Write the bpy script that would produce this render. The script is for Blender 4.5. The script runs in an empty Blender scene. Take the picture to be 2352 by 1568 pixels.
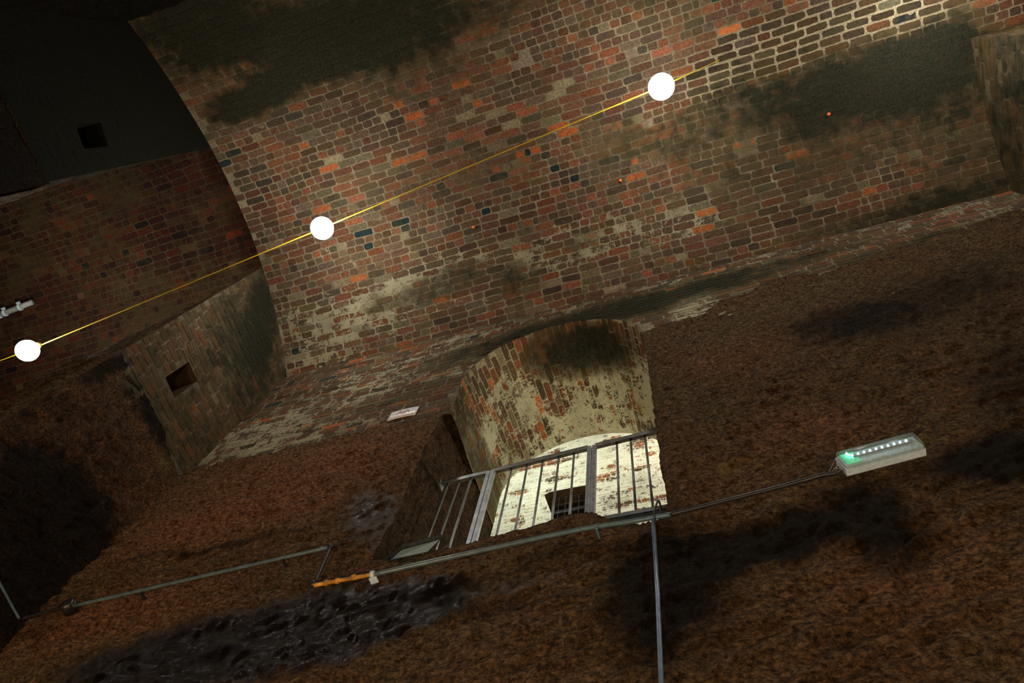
import bpy, math, random
import numpy as np
from mathutils import Matrix, Vector

# ------------------------------------------------------------------ camera
PX, PY, FPX = 1176.0, 784.0, 1600.0
def _n(v): return v / np.linalg.norm(v)
_zen = (1385.0, 150.0); _vx = -5800.0
_a = _vx - PX; _z = (_zen[0] - PX, _zen[1] - PY)
_vy = (-FPX * FPX - _z[0] * _a) / _z[1] + PY
_ray = lambda p: np.array([p[0] - PX, -(p[1] - PY), -FPX])
_Z = _n(_ray(_zen)); _X = -_n(_ray((_vx, _vy))); _Y = np.cross(_Z, _X)
ROT = np.stack([_X, _Y, _Z])

scene = bpy.context.scene
cd = bpy.data.cameras.new('camera'); cam = bpy.data.objects.new('camera', cd)
scene.collection.objects.link(cam)
cd.sensor_width = 36.0; cd.lens = FPX / 2352.0 * 36.0; cd.clip_start = 0.05; cd.clip_end = 60
cam.matrix_world = Matrix([list(ROT[0]) + [0], list(ROT[1]) + [0], list(ROT[2]) + [0], [0, 0, 0, 1]])
scene.camera = cam
# ------------------------------------------------------------------ world, lights, exposure
w = bpy.data.worlds.new('world'); scene.world = w; w.use_nodes = True
w.node_tree.nodes['Background'].inputs[0].default_value = (0.0, 0.0, 0.0, 1)
w.node_tree.nodes['Background'].inputs[1].default_value = 0.0
vs = scene.view_settings
vs.view_transform = 'Standard'; vs.look = 'None'; vs.gamma = 1.0; vs.use_curve_mapping = False
vs.exposure = 0.0
LAMP_PX = [((1519, 199), 7.0), ((740, 524), 7.0), ((63, 805), 6.5), ((2185, -75), 7.2)]
LAMP_E = 165.0
def light(name, kind, loc, energy, color, size=0.2, target=None, spot=None):
    l = bpy.data.lights.new(name, kind); l.energy = energy; l.color = color
    if kind == 'AREA': l.shape = 'SQUARE'; l.size = size
    else: l.shadow_soft_size = size
    if spot: l.spot_size = math.radians(spot); l.spot_blend = 0.8
    o = bpy.data.objects.new(name, l); scene.collection.objects.link(o); o.location = loc
    if target is not None:
        o.rotation_euler = (Vector(target) - Vector(loc)).to_track_quat('-Z', 'Y').to_euler()
    return o
# unseen lights: adjoining-room lamp, added wall fills, added fills near tunnel floor
light('unseen_room_light', 'POINT', (0.15, 4.1, 5.2), 105, (1.0, 0.95, 0.70), 0.12)
light('unseen_room_light', 'POINT', (-0.2, 3.75, 9.2), 150, (1.0, 0.97, 0.84), 0.3)  # added high fill to brighten the white wall
light('unseen_room_light', 'POINT', (-2.6, 3.75, 8.9), 150, (0.90, 1.0, 0.90), 0.3)  # second added fill, evens out the white wall
light('unseen_room_light', 'POINT', (-2.9, 4.1, 4.3), 30, (1.0, 0.80, 0.40), 0.12)
light('floor_fill_light', 'AREA', (3.2, -0.9, -1.2), 105, (1.0, 0.62, 0.30), 0.4, (1.6, 2.3, 2.4))  # added warm fill for the lower right wall
light('floor_fill_light', 'AREA', (-3.4, -0.4, -1.2), 105, (1.0, 0.60, 0.28), 0.4, (-3.0, 2.3, 2.6))  # added warm fill for the lower left wall
light('floor_fill_light', 'AREA', (-0.4, -1.3, -1.2), 80, (1.0, 0.86, 0.72), 0.4, (-0.9, 2.3, 3.0))  # added paler fill for the lower middle wall

# ------------------------------------------------------------------ pixel to place helpers
def ray(p): return ROT @ _ray(p)
def onY(p, Y): r = ray(p); return r * Y / r[1]
def onX(p, X): r = ray(p); return r * X / r[0]
def onZ(p, Z): r = ray(p); return r * Z / r[2]
VR, VCY, VCZ = 4.06, 0.2, 3.97          # radius and centre of the vault
def ceil_z(y): return VCZ + np.sqrt(np.maximum(VR * VR - (y - VCY) ** 2, 0.1))
def onV(p):
    r = ray(p); A = r[1] ** 2 + r[2] ** 2; B = -2 * (r[1] * VCY + r[2] * VCZ); Cc = VCY ** 2 + VCZ ** 2 - VR ** 2
    t = (-B + math.sqrt(B * B - 4 * A * Cc)) / (2 * A)
    return r * t
def uvV(p): q = onV(p); return (q[0], VR * math.asin((q[1] - VCY) / VR))

# ------------------------------------------------------------------ noise
def _hash(i, j, k, s):
    n = (i.astype(np.int64) * 374761393 + j.astype(np.int64) * 668265263 + k.astype(np.int64) * 2147483647 + s * 1274126177) & 0xffffffff
    n = ((n ^ (n >> 13)) * 1274126177) & 0xffffffff
    n = ((n ^ (n >> 16)) * 2246822519) & 0xffffffff
    n = n ^ (n >> 15)
    return (n & 0xffffff) / float(0xffffff)
def vnoise(x, y, z, s=0):
    xi, yi, zi = np.floor(x), np.floor(y), np.floor(z)
    fx, fy, fz = x - xi, y - yi, z - zi
    fx = fx * fx * (3 - 2 * fx); fy = fy * fy * (3 - 2 * fy); fz = fz * fz * (3 - 2 * fz)
    xi, yi, zi = xi.astype(np.int64), yi.astype(np.int64), zi.astype(np.int64)
    def h(a, b, c): return _hash(xi + a, yi + b, zi + c, s)
    l = lambda a, b, t: a + (b - a) * t
    return l(l(l(h(0,0,0), h(1,0,0), fx), l(h(0,1,0), h(1,1,0), fx), fy),
             l(l(h(0,0,1), h(1,0,1), fx), l(h(0,1,1), h(1,1,1), fx), fy), fz) * 2 - 1
def fbm(x, y, z, s=0, o=4):
    r = 0; a = 1.0; t = 0
    for i in range(o):
        r = r + a * vnoise(x, y, z, s + i * 17); t += a
        x = x * 2.03; y = y * 2.03; z = z * 2.03; a *= 0.5
    return r / t

# ------------------------------------------------------------------ mesh building
def tagit(o, label=None, cat=None, group=None, kind=None):
    if label: o['label'] = label
    if cat: o['category'] = cat
    if group: o['group'] = group
    if kind: o['kind'] = kind
    return o
def empty(name, loc, label, cat, group=None):
    o = bpy.data.objects.new(name, None); scene.collection.objects.link(o); o.location = loc
    o.empty_display_size = 0.1
    return tagit(o, label, cat, group)
class MB:
    def __init__(s): s.v = []; s.f = []; s.n = 0; s.at = {}
    def add(s, V, F, **at):
        V = np.asarray(V, float); F = [tuple(np.asarray(f) + s.n) for f in F] if not isinstance(F, np.ndarray) else F + s.n
        s.v.append(V); s.f.append(F)
        for k, a in at.items(): s.at.setdefault(k, []).append(np.asarray(a, float))
        s.n += len(V)
    def build(s, name, m, parent=None, smooth=True, loc=None):
        V = np.concatenate(s.v)
        me = bpy.data.meshes.new(name)
        off = np.zeros(3)
        if parent is not None: off = np.array(parent.location)
        elif loc is not None: off = np.array(loc)
        if all(isinstance(f, np.ndarray) for f in s.f):
            F = np.concatenate(s.f)
            me.vertices.add(len(V)); me.vertices.foreach_set('co', (V - off).ravel())
            k = F.shape[1]
            me.loops.add(F.size); me.loops.foreach_set('vertex_index', F.ravel().astype(np.int32))
            me.polygons.add(len(F)); me.polygons.foreach_set('loop_start', (np.arange(len(F)) * k).astype(np.int32))
            me.polygons.foreach_set('loop_total', np.full(len(F), k, np.int32))
        else:
            fl = []
            for f in s.f: fl += [tuple(int(i) for i in q) for q in (f.tolist() if isinstance(f, np.ndarray) else f)]
            me.from_pydata([tuple(p) for p in (V - off)], [], fl)
        me.update(); me.validate()
        for k, a in s.at.items():
            A = np.concatenate(a)
            if A.ndim == 2:
                at = me.attributes.new(k, 'FLOAT_COLOR', 'POINT'); at.data.foreach_set('color', np.concatenate([A, np.ones((len(A), 1))], 1).ravel())
            else:
                at = me.attributes.new(k, 'FLOAT', 'POINT'); at.data.foreach_set('value', A)
        me.polygons.foreach_set('use_smooth', [smooth] * len(me.polygons))
        me.materials.append(m)
        o = bpy.data.objects.new(name, me); scene.collection.objects.link(o)
        if parent is not None: o.parent = parent
        elif loc is not None: o.location = loc
        return o
def frame_of(d):
    d = Vector(d).normalized(); up = Vector((0, 0, 1)) if abs(d.z) < 0.9 else Vector((0, 1, 0))
    a = d.cross(up).normalized(); b = d.cross(a).normalized(); return a, b
def tube(mb, pts, r, n=12, cap=True, radii=None):
    pts = [Vector(p) for p in pts]; V = []; F = []
    for i, p in enumerate(pts):
        d = (pts[min(i + 1, len(pts) - 1)] - pts[max(i - 1, 0)])
        a, b = frame_of(d); rr = radii[i] if radii else r
        for k in range(n):
            t = 2 * math.pi * k / n; V.append(p + a * (math.cos(t) * rr) + b * (math.sin(t) * rr))
    for i in range(len(pts) - 1):
        for k in range(n):
            F.append((i * n + k, i * n + (k + 1) % n, (i + 1) * n + (k + 1) % n, (i + 1) * n + k))
    if cap:
        F.append(tuple(range(n))[::-1]); F.append(tuple((len(pts) - 1) * n + k for k in range(n)))
    mb.add([tuple(v) for v in V], F)
def box8(mb, c, ax, ay, az, bev=0.0):
    """box from centre and three half-axis vectors, with small bevel made of 24 vertices"""
    c = Vector(c); ax, ay, az = Vector(ax), Vector(ay), Vector(az)
    if bev <= 0:
        V = [c + ax * i + ay * j + az * k for k in (-1, 1) for j in (-1, 1) for i in (-1, 1)]
        F = [(0, 2, 3, 1), (4, 5, 7, 6), (0, 1, 5, 4), (2, 6, 7, 3), (0, 4, 6, 2), (1, 3, 7, 5)]
        mb.add([tuple(v) for v in V], F); return
    import bmesh
    bm = bmesh.new()
    vs_ = [bm.verts.new(c + ax * i + ay * j + az * k) for k in (-1, 1) for j in (-1, 1) for i in (-1, 1)]
    for f in [(0, 2, 3, 1), (4, 5, 7, 6), (0, 1, 5, 4), (2, 6, 7, 3), (0, 4, 6, 2), (1, 3, 7, 5)]:
        bm.faces.new([vs_[i] for i in f])
    bmesh.ops.recalc_face_normals(bm, faces=bm.faces)
    bmesh.ops.bevel(bm, geom=list(bm.edges), offset=bev, segments=2, affect='EDGES', profile=0.5)
    bm.verts.index_update()
    mb.add([tuple(v.co) for v in bm.verts], [tuple(v.index for v in f.verts) for f in bm.faces]); bm.free()
def sphere(mb, c, r, nu=20, nv=12, sc=(1, 1, 1)):
    V = [(c[0], c[1], c[2] + r * sc[2])]; F = []
    for j in range(1, nv):
        p = math.pi * j / nv
        for i in range(nu):
            t = 2 * math.pi * i / nu
            V.append((c[0] + r * sc[0] * math.sin(p) * math.cos(t), c[1] + r * sc[1] * math.sin(p) * math.sin(t), c[2] + r * sc[2] * math.cos(p)))
    V.append((c[0], c[1], c[2] - r * sc[2]))
    for i in range(nu): F.append((0, 1 + i, 1 + (i + 1) % nu))
    for j in range(nv - 2):
        for i in range(nu):
            a = 1 + j * nu + i; b = 1 + j * nu + (i + 1) % nu; F.append((a, a + nu, b + nu, b))
    L = len(V) - 1
    for i in range(nu): F.append((L, 1 + (nv - 2) * nu + (i + 1) % nu, 1 + (nv - 2) * nu + i))
    mb.add(V, F)

# ------------------------------------------------------------------ materials
def mat(name):
    m = bpy.data.materials.new(name); m.use_nodes = True
    nt = m.node_tree; b = nt.nodes['Principled BSDF']; return m, nt, b
def nd(nt, t, **k):
    n = nt.nodes.new(t)
    for a, v in k.items():
        if a.startswith('i_'): n.inputs[a[2:]].default_value = v
        else: setattr(n, a, v)
    return n
def noise(nt, vec, scale, detail=6, rough=0.6, dist=0.0):
    n = nd(nt, 'ShaderNodeTexNoise'); n.inputs['Scale'].default_value = scale; n.inputs['Detail'].default_value = detail
    n.inputs['Roughness'].default_value = rough; n.inputs['Distortion'].default_value = dist
    nt.links.new(vec, n.inputs['Vector']); return n.outputs['Fac']
def math_(nt, op, a, b=None, c=None, clamp=False):
    n = nd(nt, 'ShaderNodeMath', operation=op, use_clamp=clamp)
    for i, x in enumerate((a, b, c)):
        if x is None: continue
        if isinstance(x, (int, float)): n.inputs[i].default_value = x
        else: nt.links.new(x, n.inputs[i])
    return n.outputs[0]
def smooth(nt, x, lo, hi):
    n = nd(nt, 'ShaderNodeMapRange', interpolation_type='SMOOTHSTEP')
    n.inputs['From Min'].default_value = lo; n.inputs['From Max'].default_value = hi
    nt.links.new(x, n.inputs['Value']); return n.outputs['Result']
def mixc(nt, f, a, b, bt='MIX'):
    n = nd(nt, 'ShaderNodeMix', data_type='RGBA', blend_type=bt)
    for i, x in ((0, f), (6, a), (7, b)):
        if isinstance(x, (int, float)): n.inputs[i].default_value = x
        elif isinstance(x, tuple): n.inputs[i].default_value = (*x, 1)
        else: nt.links.new(x, n.inputs[i])
    return n.outputs[2]
def attr(nt, name, col=False):
    n = nd(nt, 'ShaderNodeAttribute', attribute_name=name); return n.outputs['Color' if col else 'Fac']
def bump(nt, b, h, strength, dist):
    n = nd(nt, 'ShaderNodeBump'); n.inputs['Strength'].default_value = strength; n.inputs['Distance'].default_value = dist
    nt.links.new(h, n.inputs['Height']); nt.links.new(n.outputs[0], b.inputs['Normal'])
def stretch(nt, vec, sc, rot=(0, 0, 0)):
    n = nd(nt, 'ShaderNodeMapping'); n.inputs['Scale'].default_value = sc; n.inputs['Rotation'].default_value = rot
    nt.links.new(vec, n.inputs['Vector']); return n.outputs[0]

def masonry(name, limecol=(0.33, 0.305, 0.20), tone=1.0):
    m, nt, b = mat(name); L = nt.links
    vec = nd(nt, 'ShaderNodeNewGeometry').outputs['Position']
    n1 = noise(nt, vec, 9, 8, 0.65, 0.3); n2 = noise(nt, vec, 45, 6, 0.7); n3 = noise(nt, vec, 150, 3, 0.7); n4 = noise(nt, vec, 2.3, 5, 0.6)
    col = attr(nt, 'Col', True)
    col = mixc(nt, 1.0, col, mixc(nt, smooth(nt, n2, 0.3, 0.72), (0.55, 0.55, 0.55), (1.35, 1.3, 1.25)), 'MULTIPLY')
    col = mixc(nt, math_(nt, 'MULTIPLY', smooth(nt, n4, 0.5, 0.72), 0.45), col, (0.10, 0.075, 0.035))
    lm = math_(nt, 'ADD', attr(nt, 'lime'), math_(nt, 'MULTIPLY', math_(nt, 'SUBTRACT', n1, 0.5), 1.9))
    lm = math_(nt, 'ADD', lm, math_(nt, 'MULTIPLY', math_(nt, 'SUBTRACT', n2, 0.5), 1.3))
    lmask = math_(nt, 'MULTIPLY', smooth(nt, lm, 0.42, 0.62), 0.9)
    lcol = mixc(nt, smooth(nt, n3, 0.35, 0.65), tuple(c * 0.72 for c in limecol), limecol)
    lcol = mixc(nt, math_(nt, 'MULTIPLY', smooth(nt, n4, 0.42, 0.66), 0.45), lcol, tuple(c * 0.45 for c in limecol))
    lcol = mixc(nt, math_(nt, 'MULTIPLY', smooth(nt, n2, 0.58, 0.66), 0.8), lcol, (0.05, 0.042, 0.025))
    col = mixc(nt, lmask, col, lcol)
    sm = math_(nt, 'ADD', attr(nt, 'soot'), math_(nt, 'MULTIPLY', math_(nt, 'SUBTRACT', n1, 0.5), 1.7))  # soot stains and other darkened areas
    sm = math_(nt, 'ADD', sm, math_(nt, 'MULTIPLY', math_(nt, 'SUBTRACT', n2, 0.5), 0.9))
    sm = math_(nt, 'ADD', sm, math_(nt, 'MULTIPLY', math_(nt, 'SUBTRACT', n4, 0.5), 0.8))
    fr = math_(nt, 'MULTIPLY', smooth(nt, sm, -0.05, 0.35), smooth(nt, attr(nt, 'soot'), 0.02, 0.2))
    col = mixc(nt, math_(nt, 'MULTIPLY', fr, 0.5), col, (0.085, 0.062, 0.022))
    dk = mixc(nt, smooth(nt, n2, 0.35, 0.7), (0.006, 0.008, 0.005), (0.022, 0.024, 0.015))
    col = mixc(nt, math_(nt, 'MULTIPLY', smooth(nt, sm, 0.05, 0.85), 0.92), col, dk)
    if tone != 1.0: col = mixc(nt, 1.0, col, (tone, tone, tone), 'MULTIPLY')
    L.new(col, b.inputs['Base Color'])
    b.inputs['Roughness'].default_value = 0.85; b.inputs['Specular IOR Level'].default_value = 0.1
    h = math_(nt, 'ADD', math_(nt, 'MULTIPLY', n2, 1.0), math_(nt, 'MULTIPLY', n3, 0.5))
    h = math_(nt, 'ADD', h, math_(nt, 'MULTIPLY', lmask, 0.35))
    bump(nt, b, h, 0.7, 0.005)
    return m
def sandstone(name):
    m, nt, b = mat(name); L = nt.links
    vec = nd(nt, 'ShaderNodeNewGeometry').outputs['Position']
    n1 = noise(nt, vec, 1.3, 6, 0.6, 0.4); n2 = noise(nt, vec, 9, 10, 0.78, 0.5)
    sv = stretch(nt, vec, (24, 52, 52), (0, 0.35, 0)); n3 = noise(nt, sv, 1.0, 8, 0.78, 0.4); n6 = noise(nt, vec, 48, 6, 0.75, 0.2)
    n5 = noise(nt, vec, 110, 4, 0.7)
    col = mixc(nt, smooth(nt, n1, 0.38, 0.62), (0.165, 0.106, 0.060), (0.165, 0.130, 0.075))
    col = mixc(nt, smooth(nt, n2, 0.42, 0.66), col, (0.235, 0.155, 0.088))
    col = mixc(nt, math_(nt, 'MULTIPLY', attr(nt, 'red'), 0.7), col, (0.38, 0.19, 0.105))
    col = mixc(nt, 1.0, col, mixc(nt, smooth(nt, n3, 0.34, 0.66), (0.20, 0.18, 0.17), (1.6, 1.52, 1.38)), 'MULTIPLY')
    col = mixc(nt, 1.0, col, mixc(nt, smooth(nt, n6, 0.33, 0.68), (0.35, 0.33, 0.32), (1.6, 1.55, 1.45)), 'MULTIPLY')
    oc = math_(nt, 'ADD', attr(nt, 'ochre'), math_(nt, 'MULTIPLY', math_(nt, 'SUBTRACT', n2, 0.5), 2.2))
    col = mixc(nt, math_(nt, 'MULTIPLY', math_(nt, 'MULTIPLY', smooth(nt, oc, 0.45, 1.1), smooth(nt, n6, 0.38, 0.6)), 0.9), col, (0.36, 0.27, 0.085))
    sm = math_(nt, 'ADD', attr(nt, 'soot'), math_(nt, 'MULTIPLY', math_(nt, 'SUBTRACT', n2, 0.5), 2.2))
    sm = math_(nt, 'ADD', sm, math_(nt, 'MULTIPLY', math_(nt, 'SUBTRACT', n3, 0.5), 1.2))
    smk = smooth(nt, sm, 0.05, 0.9)
    col = mixc(nt, math_(nt, 'MULTIPLY', smk, 0.93), col, mixc(nt, smooth(nt, n6, 0.4, 0.7), (0.003, 0.0035, 0.003), (0.018, 0.018, 0.014)))
    wet = attr(nt, 'wet')
    wm = smooth(nt, math_(nt, 'ADD', wet, math_(nt, 'MULTIPLY', math_(nt, 'SUBTRACT', n2, 0.5), 0.9)), 0.3, 0.7)
    col = mixc(nt, math_(nt, 'MULTIPLY', wm, 0.7), col, (0.010, 0.009, 0.012))
    L.new(col, b.inputs['Base Color'])
    r = nd(nt, 'ShaderNodeMapRange'); L.new(wm, r.inputs['Value']); r.inputs['To Min'].default_value = 0.82; r.inputs['To Max'].default_value = 0.26
    L.new(r.outputs[0], b.inputs['Roughness']); L.new(math_(nt, 'ADD', math_(nt, 'MULTIPLY', wm, 0.5), 0.1), b.inputs['Specular IOR Level'])
    h = math_(nt, 'ADD', math_(nt, 'MULTIPLY', n3, 1.3), math_(nt, 'MULTIPLY', n2, 1.5))
    h = math_(nt, 'ADD', h, math_(nt, 'MULTIPLY', n5, 0.45))
    h = math_(nt, 'ADD', h, math_(nt, 'MULTIPLY', n6, 1.0))
    h = math_(nt, 'ADD', h, math_(nt, 'MULTIPLY', wm, math_(nt, 'MULTIPLY', noise(nt, vec, 75, 3, 0.6), 1.2)))
    bump(nt, b, h, 1.0, 0.06)
    return m
def plain(name, col, rough=0.5, metal=0.0, nscale=0, namt=0.3, bmp=0.0, spec=0.5):
    m, nt, b = mat(name)
    b.inputs['Roughness'].default_value = rough; b.inputs['Metallic'].default_value = metal; b.inputs['Specular IOR Level'].default_value = spec
    vec = nd(nt, 'ShaderNodeNewGeometry').outputs['Position']
    n = noise(nt, vec, nscale or 30, 6, 0.65)
    c = mixc(nt, smooth(nt, n, 0.3, 0.7), tuple(x * (1 - namt) for x in col), tuple(min(1, x * (1 + namt)) for x in col))
    nt.links.new(c, b.inputs['Base Color'])
    if bmp: bump(nt, b, n, 0.5, bmp)
    return m
def emis(name, col, s, base=(0.8, 0.8, 0.8)):
    m, nt, b = mat(name); b.inputs['Base Color'].default_value = (*base, 1)
    b.inputs['Emission Color'].default_value = (*col, 1); b.inputs['Emission Strength'].default_value = s
    return m

M_brick = masonry('old_red_brick')
M_brick_far = masonry('far_red_brick')
M_dark = masonry('near_black_brick', tone=0.4)  # same masonry with every colour scaled down
M_white = masonry('limewashed_brick', (0.74, 0.72, 0.56))
M_pass = masonry('flaking_limewash_brick', (0.50, 0.49, 0.33))
M_stone = sandstone('tooled_sandstone')
M_galv = plain('galvanised_steel', (0.23, 0.25, 0.25), 0.45, 0.75, 14, 0.3)
M_galv2 = plain('galvanised_post_steel', (0.28, 0.31, 0.33), 0.5, 0.6, 22, 0.3)
M_pipe = plain('grey_plastic_conduit', (0.08, 0.135, 0.155), 0.3, 0.0, 20, 0.25)
M_black = plain('black_plastic', (0.02, 0.02, 0.022), 0.35, 0, 20, 0.3)
M_blue = plain('grey_blue_tube', (0.14, 0.22, 0.33), 0.35, 0.3, 12, 0.3)
M_rust = plain('rust_stained_yellow_pipe', (0.50, 0.24, 0.03), 0.6, 0, 18, 0.6)
M_clip = plain('white_plastic', (0.50, 0.66, 0.76), 0.5, 0, 40, 0.15)
M_cable = plain('yellow_cable', (0.62, 0.43, 0.015), 0.45, 0, 40, 0.1)
M_cap = plain('lamp_holder_plastic', (0.7, 0.6, 0.1), 0.5)
M_sign = plain('white_plastic_sheet', (0.72, 0.72, 0.74), 0.35, 0, 25, 0.12)
M_red = plain('red_lettering', (0.22, 0.01, 0.012), 0.5, 0, 40, 0.2)
M_ink = plain('dark_print', (0.04, 0.04, 0.04), 0.5)
M_orange = plain('orange_plastic', (0.85, 0.16, 0.02), 0.5)
M_wire = plain('rusty_wire', (0.03, 0.026, 0.022), 0.6, 0.4)
M_flo = plain('flood_housing', (0.05, 0.06, 0.07), 0.4, 0.4)
M_lampglass = emis('lit_globe', (1.0, 0.98, 0.90), LAMP_E)
M_led = emis('lit_led', (0.75, 0.93, 1.0), 22)
M_ledg = emis('lit_green_led', (0.35, 1.0, 0.72), 22)
M_glow = emis('green_light_pipe', (0.0, 0.95, 0.42), 0.35, (0.1, 0.5, 0.3))
M_glass, nt, b = mat('flood_glass'); b.inputs['Base Color'].default_value = (0.38, 0.58, 0.70, 1); b.inputs['Roughness'].default_value = 0.25
def clear_plastic():
    m = bpy.data.materials.new('dusty_clear_plastic'); m.use_nodes = True; nt = m.node_tree
    b = nt.nodes['Principled BSDF']; b.inputs['Base Color'].default_value = (0.34, 0.40, 0.38, 1); b.inputs['Roughness'].default_value = 0.25
    t = nd(nt, 'ShaderNodeBsdfTransparent'); t.inputs[0].default_value = (0.92, 0.97, 0.96, 1)
    mx = nd(nt, 'ShaderNodeMixShader'); 
    vec = nd(nt, 'ShaderNodeNewGeometry').outputs['Position']
    f = smooth(nt, noise(nt, vec, 60, 5, 0.7), 0.35, 0.8)
    f = math_(nt, 'ADD', math_(nt, 'MULTIPLY', f, 0.28), 0.22)
    nt.links.new(f, mx.inputs[0]); nt.links.new(t.outputs[0], mx.inputs[1]); nt.links.new(b.outputs[0], mx.inputs[2])
    nt.links.new(mx.outputs[0], nt.nodes['Material Output'].inputs[0]); return m
M_clear = clear_plastic()
M_web = plain('grey_cobweb', (0.35, 0.38, 0.34), 0.9)

# ------------------------------------------------------------------ stains and dark areas: ellipses in a surface's own coordinates
class Blobs:
    def __init__(s, conv): s.c = conv; s.L = []
    def add(s, p, a, b_, st, ang=-17.0):
        """centre pixel, half sizes along/across a direction in the photo, strength"""
        t = math.radians(ang); d = (math.cos(t), math.sin(t)); e = (-math.sin(t), math.cos(t))
        c = np.array(s.c(p)); k = 0.25
        A = (np.array(s.c((p[0] + d[0] * a * k, p[1] + d[1] * a * k))) - c) / k
        B = (np.array(s.c((p[0] + e[0] * b_ * k, p[1] + e[1] * b_ * k))) - c) / k
        s.L.append((c, np.linalg.inv(np.stack([A, B], 1)), st)); return s
    def __call__(s, u, v):
        r = np.zeros_like(u)
        w1 = 0.12 * fbm(u * 2.2, v * 2.2, u * 0 + 3.1, 5, 3); w2 = 0.12 * fbm(u * 2.2, v * 2.2, u * 0 + 9.1, 8, 3)
        for c, Mi, st in s.L:
            x = u + w1 - c[0]; y = v + w2 - c[1]
            q = np.sqrt((Mi[0, 0] * x + Mi[0, 1] * y) ** 2 + (Mi[1, 0] * x + Mi[1, 1] * y) ** 2)
            r = r + st * np.clip(1.35 - q, 0, 1) ** 0.8
        return r

# ------------------------------------------------------------------ brickwork: every brick shaped, one mesh per surface
PAL = np.array([(0.088, 0.050, 0.029), (0.080, 0.053, 0.032), (0.112, 0.051, 0.028), (0.160, 0.060, 0.029), (0.26, 0.085, 0.028),
                (0.070, 0.049, 0.031), (0.054, 0.041, 0.029), (0.020, 0.028, 0.029), (0.17, 0.140, 0.088), (0.096, 0.075, 0.046)])
PW = np.array([0.25, 0.20, 0.18, 0.065, 0.018, 0.11, 0.06, 0.008, 0.018, 0.10]); PW /= PW.sum()
def brickwork(mb, Mf, u0, u1, v0, v1, keep, seed, lime=None, soot=None, ch=0.083, bl=0.232, pw=PW, step=0.035, relief=0.007,
              mort=(0.215, 0.182, 0.12), hole=None, patch=0.0, colmul=(1, 1, 1), point=None, special=(), limevar=1.0):
    rng = np.random.RandomState(seed)
    z0 = lambda u, v: np.zeros_like(u)
    lime = lime or z0; soot = soot or z0
    def mortc(u, v):
        k = 0.78 + 0.45 * fbm(u * 1.6, v * 2.2, u * 0 + seed, 95, 4) + 0.15 * vnoise(u * 12, v * 12, u * 0, 5)
        if point: k = k + 0.75 * point(u, v).clip(0, 1)
        return np.array(mort)[None] * np.clip(k, 0.25, 1.7)[:, None]
    nv = int(round((v1 - v0) / ch)); bu, bv, bw, bh = [], [], [], []
    hdr = False
    for r in range(nv):
        hdr = rng.rand() < 0.24
        x = u0 - rng.rand() * bl
        while x < u1 + bl:
            lhdr = hdr or (patch and vnoise(np.array([x * 1.3]), np.array([r * 0.11]), np.array([seed * 1.0]), 3)[0] > 0.45)
            L = (bl / 2 if lhdr else bl) * (1 + rng.uniform(-0.07, 0.07))
            if rng.rand() < 0.04: L *= 0.6
            bu.append(x + L / 2); bv.append(v0 + (r + 0.5) * ch); bw.append(L); bh.append(ch); x += L
    bu, bv, bw, bh = map(np.array, (bu, bv, bw, bh)); N = len(bu)
    k = keep(bu, bv) & (bu > u0 - 0.05) & (bu < u1 + 0.05)
    bu, bv, bw, bh = bu[k], bv[k], bw[k], bh[k]; N = len(bu)
    ga = np.array([-1, -0.975, -0.5, 0, 0.5, 0.975, 1.0]); gb = np.array([-1, -0.93, 0, 0.93, 1.0])
    A, B = np.meshgrid(ga, gb, indexing='ij'); A = A.ravel(); B = B.ravel()
    inner = ((np.abs(A) < 0.99) & (np.abs(B) < 0.99)).astype(float)
    pt_ = point(bu, bv).clip(0, 1) if point else np.zeros(N)
    joint = 0.0055 + rng.rand(N) * 0.006 + 0.010 * pt_
    hw = (bw - joint)[:, None] / 2 * A * (1 - 0.09 * (np.abs(B) ** 3)); hh = (bh - joint)[:, None] / 2 * B * (1 - 0.10 * np.abs(A) ** 6)
    th = rng.normal(0, 0.013, N)[:, None]
    U = bu[:, None] + hw - hh * th + rng.normal(0, 0.0022, (N, len(A))); V = bv[:, None] + hh + hw * th + rng.normal(0, 0.0018, (N, len(A)))
    U = np.clip(U, u0, u1); V = V + 0.012 * vnoise(U * 1.7, V * 2, U * 0 + seed, 2)
    tilt = rng.normal(0, 0.003, (N, 2))
    H = np.where(inner > 0, 0.4 * relief + rng.normal(0, 0.0007, N)[:, None] + tilt[:, :1] * hw * 2 + tilt[:, 1:] * hh + rng.normal(0, 0.0007, (N, len(A))), -0.004)
    idx = np.arange(35).reshape(7, 5)
    q = np.stack([idx[:-1, :-1], idx[1:, :-1], idx[1:, 1:], idx[:-1, 1:]], -1).reshape(-1, 4)
    F = (q[None] + (np.arange(N) * 35)[:, None, None])
    Uf, Vf = U.ravel(), V.ravel()
    kk = keep(Uf, Vf); F = F.reshape(-1, 4); F = F[kk[F].all(1)]
    P = Mf(Uf, Vf, H.ravel())
    ci = rng.choice(len(PAL), N, p=pw); col = PAL[ci] * (1 + rng.normal(0, 0.16, (N, 1))) * (1 + rng.normal(0, 0.05, (N, 3)))
    zone = fbm(bu * 0.7, bv * 0.9, bu * 0 + seed, 11, 3)[:, None]
    col = np.clip(col * (1 + 0.35 * zone) * np.array(colmul), 0.01, 1)
    for (su, sv_), sc__ in special:
        j = ((bu - su) ** 2 + (bv - sv_) ** 2 * 4).argmin(); col[j] = sc__
    col = col * (1 - 0.45 * pt_[:, None]); C = np.repeat(col, 35, 0)
    # mortar face of brick edges
    me_ = (1 - inner)[None, :] * np.ones((N, 1)); mm = mortc(Uf, Vf); C = C * (1 - me_.ravel()[:, None]) + mm * me_.ravel()[:, None]
    bl_ = np.repeat(rng.rand(N) ** 0.8 * 0.42, 35) * np.tile(0.25 + 0.75 * inner, N)
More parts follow.
